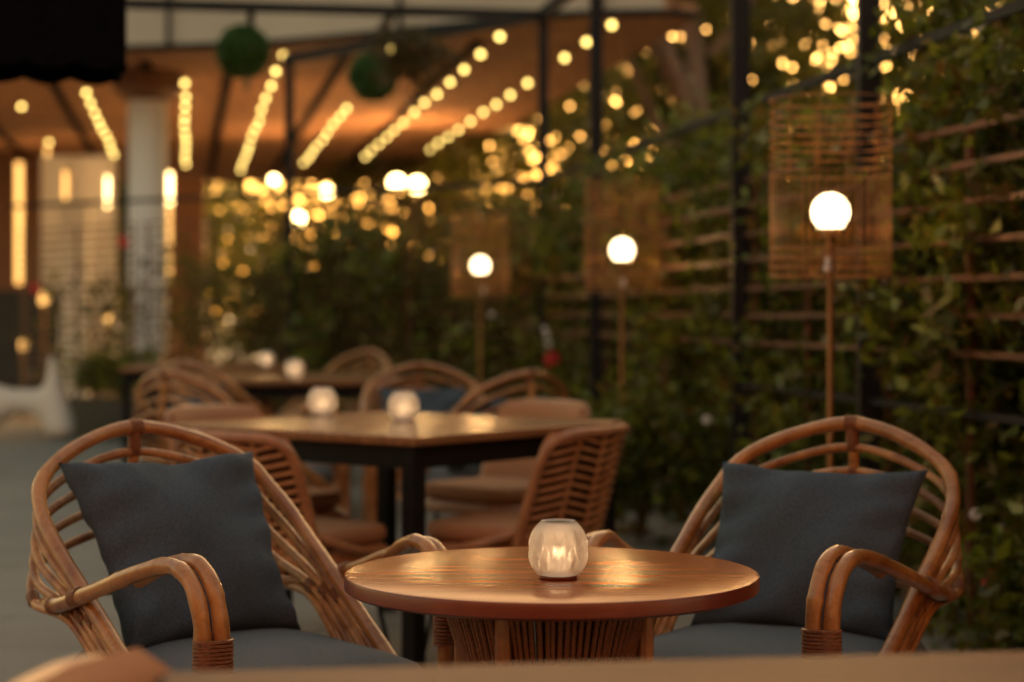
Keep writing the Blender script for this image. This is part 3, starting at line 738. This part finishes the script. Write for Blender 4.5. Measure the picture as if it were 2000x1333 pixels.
pillow([(-.225, -.215, .79), (.225, -.285, .785), (.225, -.06, .445), (-.225, -.04, .440)], .078, 2, 'slate grey throw pillow on the right foreground armchair', RC[0], RC[1])
def far_chair(spx, D, top, a, label, plabel):
    """place by the crown of its hoop"""
    X = (spx - 1000) / F * D; fx, fy = math.sin(a), -math.cos(a)
    loc = (X + .44 * fx, D + .44 * fy, 0)
    o = put(acp, True, loc, a, label, GA)
    if plabel: pillow([(-.21, -.29, .77), (.21, -.29, .77), (.21, -.11, .458), (-.21, -.09, .458)], .055, int(D * 10), plabel, loc, a)
far_chair(822, 9.4, 0, .12, 'rattan hoop armchair facing the camera behind the square table', 'grey throw pillow on the armchair facing the camera behind the square table')
far_chair(1036, 8.1, 0, -2.5, 'rattan hoop armchair seen from behind, right end of the middle row', 'grey throw pillow on the armchair at the right end of the middle row')
far_chair(322, 8.2, 0, 2.5, 'rattan hoop armchair seen from behind, just above the left foreground chair', 'grey throw pillow seen through the ribs of the left rear armchair')
far_chair(358, 9.9, 0, 2.45, 'rattan hoop armchair furthest left, beside the far table', 'grey throw pillow in the armchair beside the far left table')
far_chair(722, 13.0, 0, -.7, 'smallest rattan armchair near the trellis, right of the far tables', None)
far_chair(345, 14.0, 0, 1.0, 'rattan armchair at the far left end of the furthest table', None)
# ---- woven shell chairs with tan cushions
def woven_proto():
    t = empty('woven_chair', (0, 0, 0), 0, 'x', 'chair')
    def sh(u, v):   # u -1..1 across, v 0..1 up the back
        wv = .255 - .02 * (1 - v) - .018 * v * v
        return P3(wv * u, -.20 - .105 * v + .13 * u * u * (1.0 - .25 * v), .345 + .415 * v)
    def edge(u):    # rounded outline in (u,v)
        return u
    out = []
    for i in range(72):
        an = 2 * math.pi * i / 72; ca, sa = math.cos(an), math.sin(an); e = .32
        out.append(((abs(ca) ** e) * (1 if ca > 0 else -1), .5 + .5 * (abs(sa) ** e) * (1 if sa > 0 else -1)))
    MB().tube([sh(u, v) for u, v in out], .0165, 8, closed=True).build('back_rim', M['weaverim'], t)
    def inside(u, v): return abs(u) ** 6 + abs(2 * v - 1) ** 6 < 1
    mb = MB(); cols = 5
    for c in range(cols):
        u0 = -1 + 2 * c / cols; u1 = u0 + 2 / cols; sg = 1 if c % 2 else -1
        for k in range(-2, 17):
            v0 = k / 15
            pts = []
            for q in range(6):
                uu = u0 + .02 + (u1 - u0 - .04) * q / 5; vv = v0 + sg * (.05 * (q / 5 - .5))
                if inside(uu, vv): pts.append(sh(uu, vv) + Vector((0, .004 * math.sin(math.pi * q / 5), 0)))
            if len(pts) > 1: mb.tube(pts, .0068, 5)
    for c in range(1, cols):
        u0 = -1 + 2 * c / cols
        pts = [sh(u0, v / 14) for v in range(15)]; mb.tube(pts, .006, 6)
    mb.build('woven_panel', M['weave'], t)
    ln = MB(); nu_ = 12; vs_ = []; fs_ = []
    for side in (0, 1):
        for j in range(nu_ + 1):
            for i in range(nu_ + 1):
                u = -.97 + 1.94 * i / nu_; v = .03 + .94 * j / nu_
                if abs(u) > .8 and (v < .1 or v > .9): u *= .9
                vs_.append(sh(u, v) + Vector((0, -.009 - .003 * side, 0)))
    m_1 = (nu_ + 1) ** 2
    for j in range(nu_):
        for i in range(nu_):
            a = j * (nu_ + 1) + i; q = (a, a + 1, a + nu_ + 2, a + nu_ + 1); fs_.append(q[::-1]); fs_.append(tuple(m_1 + k for k in q))
    ln.add(vs_, fs_); ln.build('gap_shade', M['gap_shade'], t)  # dark sheet added behind the slats so the gaps look shaded
    # side wings running down to the seat
    for s in (-1, 1):
        w2 = spl([sh(s * .98, .30), P3(s * .265, .02, .42), P3(s * .25, .20, .385), P3(s * .2, .265, .375)], 5)
        MB().tube(w2, .014, 8).build('side_rail', M['weaverim'], t)
    # seat base
    def slab(z0, z1, wd, d0, d1, rr, name, m, e=.35, n_=40):
        vs = []; fs = []; prof = [(.95, z0), (1, z0 + (z1 - z0) * .25), (1, z0 + (z1 - z0) * .7), (.96, z1 - .004), (.85, z1), (.4, z1 + .004)]
        for s_, z in prof:
            for q in range(n_):
                an = 2 * math.pi * q / n_; ca, sa = math.cos(an), math.sin(an)
                x = wd * (abs(ca) ** e) * (1 if ca > 0 else -1); y = (d1 - d0) / 2 * (abs(sa) ** e) * (1 if sa > 0 else -1)
                vs.append(P3(x * s_, (d0 + d1) / 2 + y * s_, z))
        for i in range(len(prof) - 1):
            for q in range(n_): fs.append((i * n_ + q, i * n_ + (q + 1) % n_, (i + 1) * n_ + (q + 1) % n_, (i + 1) * n_ + q))
        fs.append(tuple(range(n_))[::-1]); fs.append(tuple((len(prof) - 1) * n_ + q for q in range(n_)))
        b_ = MB(); b_.add(vs, fs); return b_.build(name, m, t)
    slab(.365, .415, .245, -.19, .27, 0, 'seat', M['weaverim'])
    slab(.42, .475, .235, -.17, .265, 0, 'seat_cushion', M['tan'])
    # back cushion follows the shell and folds over its top
    vs = []; fs = []; nu, nv = 14, 12
    for side in (0, 1):
        for j in range(nv + 1):
            for i in range(nu + 1):
                u = -.93 + 1.86 * i / nu; v = .22 + .82 * j / nv; th = .014 + (.04 * side) * (max(0, 1 - abs(u) ** 6)) ** .5 * (max(0, 1 - abs(2 * j / nv - 1) ** 8)) ** .5
                rc = 1 - .06 * max(0, (j / nv - .85)) / .15 * abs(u) ** 4
                p = sh(u * rc, min(v, 1.03)) + Vector((0, -th, 0.0)); vs.append(p)
    m1 = (nu + 1) * (nv + 1)
    for j in range(nv):
        for i in range(nu):
            a = j * (nu + 1) + i; q = (a, a + 1, a + nu + 2, a + nu + 1); fs.append(q[::-1]); fs.append(tuple(m1 + k for k in q))
    rim = [i for i in range(nu + 1)] + [j * (nu + 1) + nu for j in range(1, nv + 1)] + [nv * (nu + 1) + i for i in range(nu - 1, -1, -1)] + [j * (nu + 1) for j in range(nv - 1, 0, -1)]
    for k in range(len(rim)):
        a, c_ = rim[k], rim[(k + 1) % len(rim)]; fs.append((a, c_, m1 + c_, m1 + a))
    b_ = MB(); b_.add(vs, fs); b_.build('back_cushion', M['tan'], t)
    for s in (-1, 1):
        for f_, ff in ((.2, .26), (-.15, -.2)):
            MB().tube([P3(s * .17, f_, .37), P3(s * .225, ff, 0)], .0075, 8).build('leg', M['black'], t)
    return t
wcp = woven_proto(); GW = 'woven shell chairs with tan cushions'
def ang(fx, fy): return math.atan2(fx, -fy)
put(wcp, False, (.05, 5.95, 0), ang(-.86, .50), 'woven chair with herringbone back tucked to the right of the square table', GW)
put(wcp, True, (-.70, 5.78, 0), ang(.62, .78), 'woven chair with tan cushion left of the square table, behind the left armchair', GW)
put(wcp, True, (-.02, 7.28, 0), ang(-.7, -.7), 'woven chair at the far right side of the square table', GW)
put(wcp, True, (-.94, 6.9, 0), ang(.79, -.61), 'woven chair at the far left side of the square table', GW)
put(wcp, True, (-.80, 10.4, 0), ang(-.8, .4), 'woven chair right of the far table, in front of the armchair row', GW)
put(wcp, True, (-.16, 1.77, 0), ang(1, .05), 'woven chair with rounded tan back cut off at the bottom left corner', GW)
# ---- tables
def square_table(c, half, rz, z, name_label, top_m, th=.03):
    t = empty('dining_table', (c[0], c[1], 0), rz, name_label, 'table', 'square dining tables')
    b_ = MB(); b_.box((0, 0, z - th / 2), (half * 2, half * 2, th)); o = b_.build('tabletop', top_m, t, smooth=False)
    md = o.modifiers.new('bev', 'BEVEL'); md.width = .006; md.segments = 2
    b_ = MB(); i_ = half - .05
    for s in (-1, 1):
        b_.box((0, s * i_, z - th - .036), (i_ * 2 + .04, .04, .07)); b_.box((s * i_, 0, z - th - .037), (.038, i_ * 2 - .042, .066))
    b_.build('apron', M['black'], t, smooth=False)
    for sx in (-1, 1):
        for sy in (-1, 1):
            MB().box((sx * (i_ + .002), sy * (i_ + .002), (z - th - .002) / 2), (.052, .052, z - th - .004)).build('leg', M['black'], t, smooth=False)
    return t
square_table((-.384, 6.43), .55, R(52), .75, 'square dining table with black frame behind the round table', M['tabletop2'])
square_table((-1.37, 11.15), .68, R(2), .75, 'far dining table with one glowing candle, left of centre', M['tabletop2'])
square_table((-2.1, 13.55), .62, R(4), .75, 'furthest dining table near the trellis', M['tabletop2'])
# foreground table edge
t = empty('foreground_table', (.599, 1.693, 0), R(7.7), 'pale wood table with rounded edge, cropped along the bottom of the view', 'table')
o = MB().box((.05, 0, .73), (1.95, .80, .04)).build('tabletop', M['tan_wood'], t, smooth=False)
md = o.modifiers.new('bev', 'BEVEL'); md.width = .017; md.segments = 5
MB().box((.05, 0, .68), (1.7, .6, .055)).build('apron', M['black'], t, smooth=False)
for sx in (-.75, .85):
    for sy in (-.25, .25): MB().box((sx, sy, .326), (.05, .05, .65)).build('leg', M['black'], t, smooth=False)
# round table
T = .656; RT = .37
t = empty('round_table', (.071, 3.404, 0), 0, 'round varnished wood table with roped drum base between the two armchairs', 'table')
b = MB(); b.lathe([(.0, T), (.2, T), (RT - .006, T), (RT, T - .002)], 128)
tt = b.build('tabletop', M['tabletop'], t)
b = MB(); b.lathe([(RT, T - .0025), (RT + .0015, T - .006), (RT + .001, T - .026), (RT - .006, T - .031), (.05, T - .031)], 128); b.build('table_edge', M['edge'], t)
b = MB(); rr = random.Random(4)
for k in range(96):
    a = 2 * math.pi * k / 96 + rr.uniform(-.012, .012)
    pts = []
    for q in range(9):
        v = q / 8; z = T - .034 - v * (T - .06); rad = .200 - .085 * math.sin(min(1, v * 1.5) * math.pi / 2) + .085 * max(0, v - .6) / .4
        a2 = a + rr.uniform(-.004, .004); pts.append((rad * math.cos(a2), rad * math.sin(a2), z))
    b.tube(pts, .0049, 6)
b.build('rope_drum', M['bind'], t)
for k in range(4):
    a = math.pi / 4 + k * math.pi / 2 + .3
    MB().tube([(.185 * math.cos(a), .185 * math.sin(a), T - .034), (.185 * math.cos(a), .185 * math.sin(a), .02)], .014, 8).build('leg', M['rattan'], t)
b = MB(); b.tube([(.185 * math.cos(2 * math.pi * k / 40), .185 * math.sin(2 * math.pi * k / 40), T - .045) for k in range(40)], .012, 8, closed=True)
b.tube([(.21 * math.cos(2 * math.pi * k / 40), .21 * math.sin(2 * math.pi * k / 40), .014) for k in range(40)], .014, 8, closed=True); b.build('base_ring', M['rattan'], t)
# ================================================================== candles
def glass_mat():
    m = bpy.data.materials.new('cut_glass'); m.use_nodes = True; n = m.node_tree; p = n.nodes['Principled BSDF']
    p.inputs['Base Color'].default_value = (.95, .90, .84, 1); p.inputs['Roughness'].default_value = .12
    tr = n.nodes.new('ShaderNodeBsdfTranslucent'); tr.inputs[0].default_value = (1, .93, .86, 1)
    tp = n.nodes.new('ShaderNodeBsdfTransparent'); tp.inputs[0].default_value = (.97, .93, .88, 1)
    gl = n.nodes.new('ShaderNodeBsdfGlossy'); gl.inputs['Roughness'].default_value = .06
    fr = n.nodes.new('ShaderNodeFresnel'); fr.inputs[0].default_value = 1.5
    m1 = n.nodes.new('ShaderNodeMixShader'); m1.inputs[0].default_value = .62
    rf = n.nodes.new('ShaderNodeBsdfRefraction'); rf.inputs['Roughness'].default_value = .08; rf.inputs['IOR'].default_value = 1.3; rf.inputs[0].default_value = (.98, .94, .9, 1)
    m0 = n.nodes.new('ShaderNodeMixShader'); m0.inputs[0].default_value = .6; n.links.new(tp.outputs[0], m0.inputs[1]); n.links.new(rf.outputs[0], m0.inputs[2])
    n.links.new(m0.outputs[0], m1.inputs[1]); n.links.new(tr.outputs[0], m1.inputs[2])
    m2 = n.nodes.new('ShaderNodeMixShader'); n.links.new(fr.outputs[0], m2.inputs[0]); n.links.new(m1.outputs[0], m2.inputs[1]); n.links.new(gl.outputs[0], m2.inputs[2])
    m3 = n.nodes.new('ShaderNodeMixShader'); m3.inputs[0].default_value = .25
    n.links.new(m2.outputs[0], m3.inputs[1]); n.links.new(p.outputs[0], m3.inputs[2])
    n.links.new(m3.outputs[0], n.nodes['Material Output'].inputs[0]); return m
M['glass'] = glass_mat()
M['frost'] = emis('frosted_led_core', (1, .74, .50), .25)
def candle_proto():
    t = empty('candle_holder', (0, 0, 0), 0, 'x', 'candle holder')
    NR, NZ = 160, 56; Hh = .104; vs = []; fs = []
    def prof(v):   # radius at height fraction
        z = -0.72 + 1.53 * v
        return .061 * math.sqrt(max(0.0, 1 - abs(z) ** 2.05))
    for j in range(NZ + 1):
        v = j / NZ; r0 = prof(v)
        for i in range(NR):
            a = 2 * math.pi * i / NR
            # lens shaped cuts in staggered rows
            nl = 14; d = 0
            if .08 < v < .9:
                for sh_ in (0, 1):
                    aa = (a / (2 * math.pi) * nl + .5 * sh_) % 1 - .5
                    cv = .36 if sh_ == 0 else .60
                    q = (abs(aa) / .36) ** 1.4 + (abs(v - cv) / .27) ** 2
                    if q < 1: d = max(d, (1 - q))
            r = r0 - .0075 * d
            vs.append((r * math.cos(a), r * math.sin(a), .008 + Hh * v))
    for j in range(NZ):
        for i in range(NR): fs.append((j * NR + i, j * NR + (i + 1) % NR, (j + 1) * NR + (i + 1) % NR, (j + 1) * NR + i))
    b_ = MB(); b_.add(vs, fs); 
    rt = prof(1); b_.lathe([(rt, .008 + Hh), (rt - .0015, .0105 + Hh), (rt - .004, .008 + Hh), (rt - .004, Hh - .01), (.053, Hh * .6), (.053, Hh * .4), (.036, .014)], NR)
    b_.build('glass_globe', M['glass'], t)
    MB().lathe([(.0, .0), (.036, 0), (.038, .002), (.038, .006), (.03, .0075), (0, .0075)], 40).build('base', M['edge'], t)
    MB().lathe([(.026, .0105), (.027, .03), (.022, .033), (0, .033)], 24).build('led_candle', M['frost'], t)
    glow(t, .05, .05, (1, .68, .38), .012)
    MB().lathe([(.0, .034), (.0045, .040), (.0055, .047), (.003, .058), (.0, .066)], 14).build('flame', M['flame'], t)
    return t
cp = candle_proto(); GC = 'glass candle globes on the tables'
cp.scale = (.88,) * 3
put(cp, False, (.081, 3.316, T + .0005), 0, 'cut glass candle globe on the round table, in sharp focus', GC)
put(cp, True, (-.372, 6.50, .7505), .3, 'glowing candle globe at the middle of the square table', GC)
put(cp, True, (-.685, 6.84, .7505), .6, 'glowing candle globe at the far left corner of the square table', GC)
put(cp, True, (-1.25, 10.9, .7505), .8, 'glowing candle globe on the far table', GC)
put(cp, True, (-1.70, 13.12, .7505), .1, 'dimmest and smallest candle globe, on the furthest table', GC)
# ================================================================== floor lamps
def lamp_proto():
    t = empty('floor_lamp', (0, 0, 0), 0, 'x', 'floor lamp')
    MB().lathe([(.0, 0), (.15, 0), (.15, .018), (.02, .03), (.0105, .05), (.0105, 1.36), (.03, 1.365), (.03, 1.385), (0, 1.385)], 24).build('pole', M['brass'], t)
    r = .19; z0, z1 = 1.238, 1.80
    cg = MB(); rr_ = random.Random(9)
    for k in range(46):
        a = 2 * math.pi * k / 46 + rr_.uniform(-.01, .01)
        top = 1.565 if k % 4 else z1
        cg.tube([(r * math.cos(a), r * math.sin(a), z0), (r * math.cos(a), r * math.sin(a), top)], .0015, 4)
    so = cg.build('shade', M['shade'], t)
    rg = MB()
    zs = [z0, z0 + .03, z0 + .06, z0 + .09] + [1.565 + .028 * i for i in range(8)] + [z1]
    for z in zs:
        rg = MB(); rg.tube([((r + .003) * math.cos(2 * math.pi * k / 48), (r + .003) * math.sin(2 * math.pi * k / 48), z) for k in range(48)], .0020, 5, closed=True)
        rg.build('shade_ring', M['shade'], so)
    sp_ = MB()
    for k in range(3):
        a = 2 * math.pi * k / 3; sp_.tube([(.012 * math.cos(a), .012 * math.sin(a), z0 + .002), (r * math.cos(a), r * math.sin(a), z0 + .002)], .003, 5)
    sp_.build('spider', M['brass'], t)
    glow(t, 1.443, 22, (1, .50, .16), .062)
    rb = .060; b_ = MB()
    b_.lathe([(.045, -rb * .82)] + [(rb * math.sin(a_), -rb * math.cos(a_)) for a_ in [math.pi * (.22 + .78 * i / 14) for i in range(15)]], 28, (0, 0, 1.443))
    b_.build('globe', M['globe'], t)
    MB().tube([(-.013, -.02, 1.255), (-.010, -.02, 1.30)], [.013, .006], 8).build('pull_weight', M['whitepetal'], t)
    return t
lp = lamp_proto(); GL = 'floor lamps with cane cage shades'
put(lp, False, (1.017, 6.05, 0), 0, 'nearest and largest floor lamp with a cane cage shade, at the right', GL)
put(lp, True, (.564, 9.7, 0), .7, 'middle floor lamp with a cane cage shade', GL)
put(lp, True, (-.215, 12.85, 0), 1.9, 'furthest and smallest floor lamp with a cane cage shade', GL)
# ================================================================== white sculptural seat at the far left
t = empty('sculptural_seat', (-4.47, 16.75, 0), R(-8), 'white moulded plastic sculptural seat with a tall spire back at the far left', 'seat')
import bmesh
bm = bmesh.new(); layer = bm.verts.layers.skin.verify() if hasattr(bm.verts.layers, 'skin') else None
pts = [((.50, 0, .01), .17), ((.50, 0, .16), .13), ((.45, 0, .34), .10), ((.43, 0, .55), .06), ((.42, 0, .74), .025),
       ((.18, 0, .34), .12), ((-.10, 0, .33), .13), ((-.22, 0, .15), .13), ((-.22, 0, .02), .15), ((-.24, 0, .45), .10), ((-.30, 0, .58), .085), ((-.46, 0, .60), .07)]
ed = [(0, 1), (1, 2), (2, 3), (3, 4), (2, 5), (5, 6), (6, 7), (7, 8), (6, 9), (9, 10), (10, 11)]
me = bpy.data.meshes.new('body'); me.from_pydata([p for p, _ in pts], ed, []); me.materials.append(M['plastic'])
o = bpy.data.objects.new('body', me); S.collection.objects.link(o); o.parent = t
sk = o.modifiers.new('skin', 'SKIN'); sk.use_smooth_shade = True
for i, (_, r_) in enumerate(pts): me.skin_vertices[0].data[i].radius = (r_, r_); me.skin_vertices[0].data[i].use_root = (i == 6)
ss = o.modifiers.new('sub', 'SUBSURF'); ss.levels = 2; ss.render_levels = 2
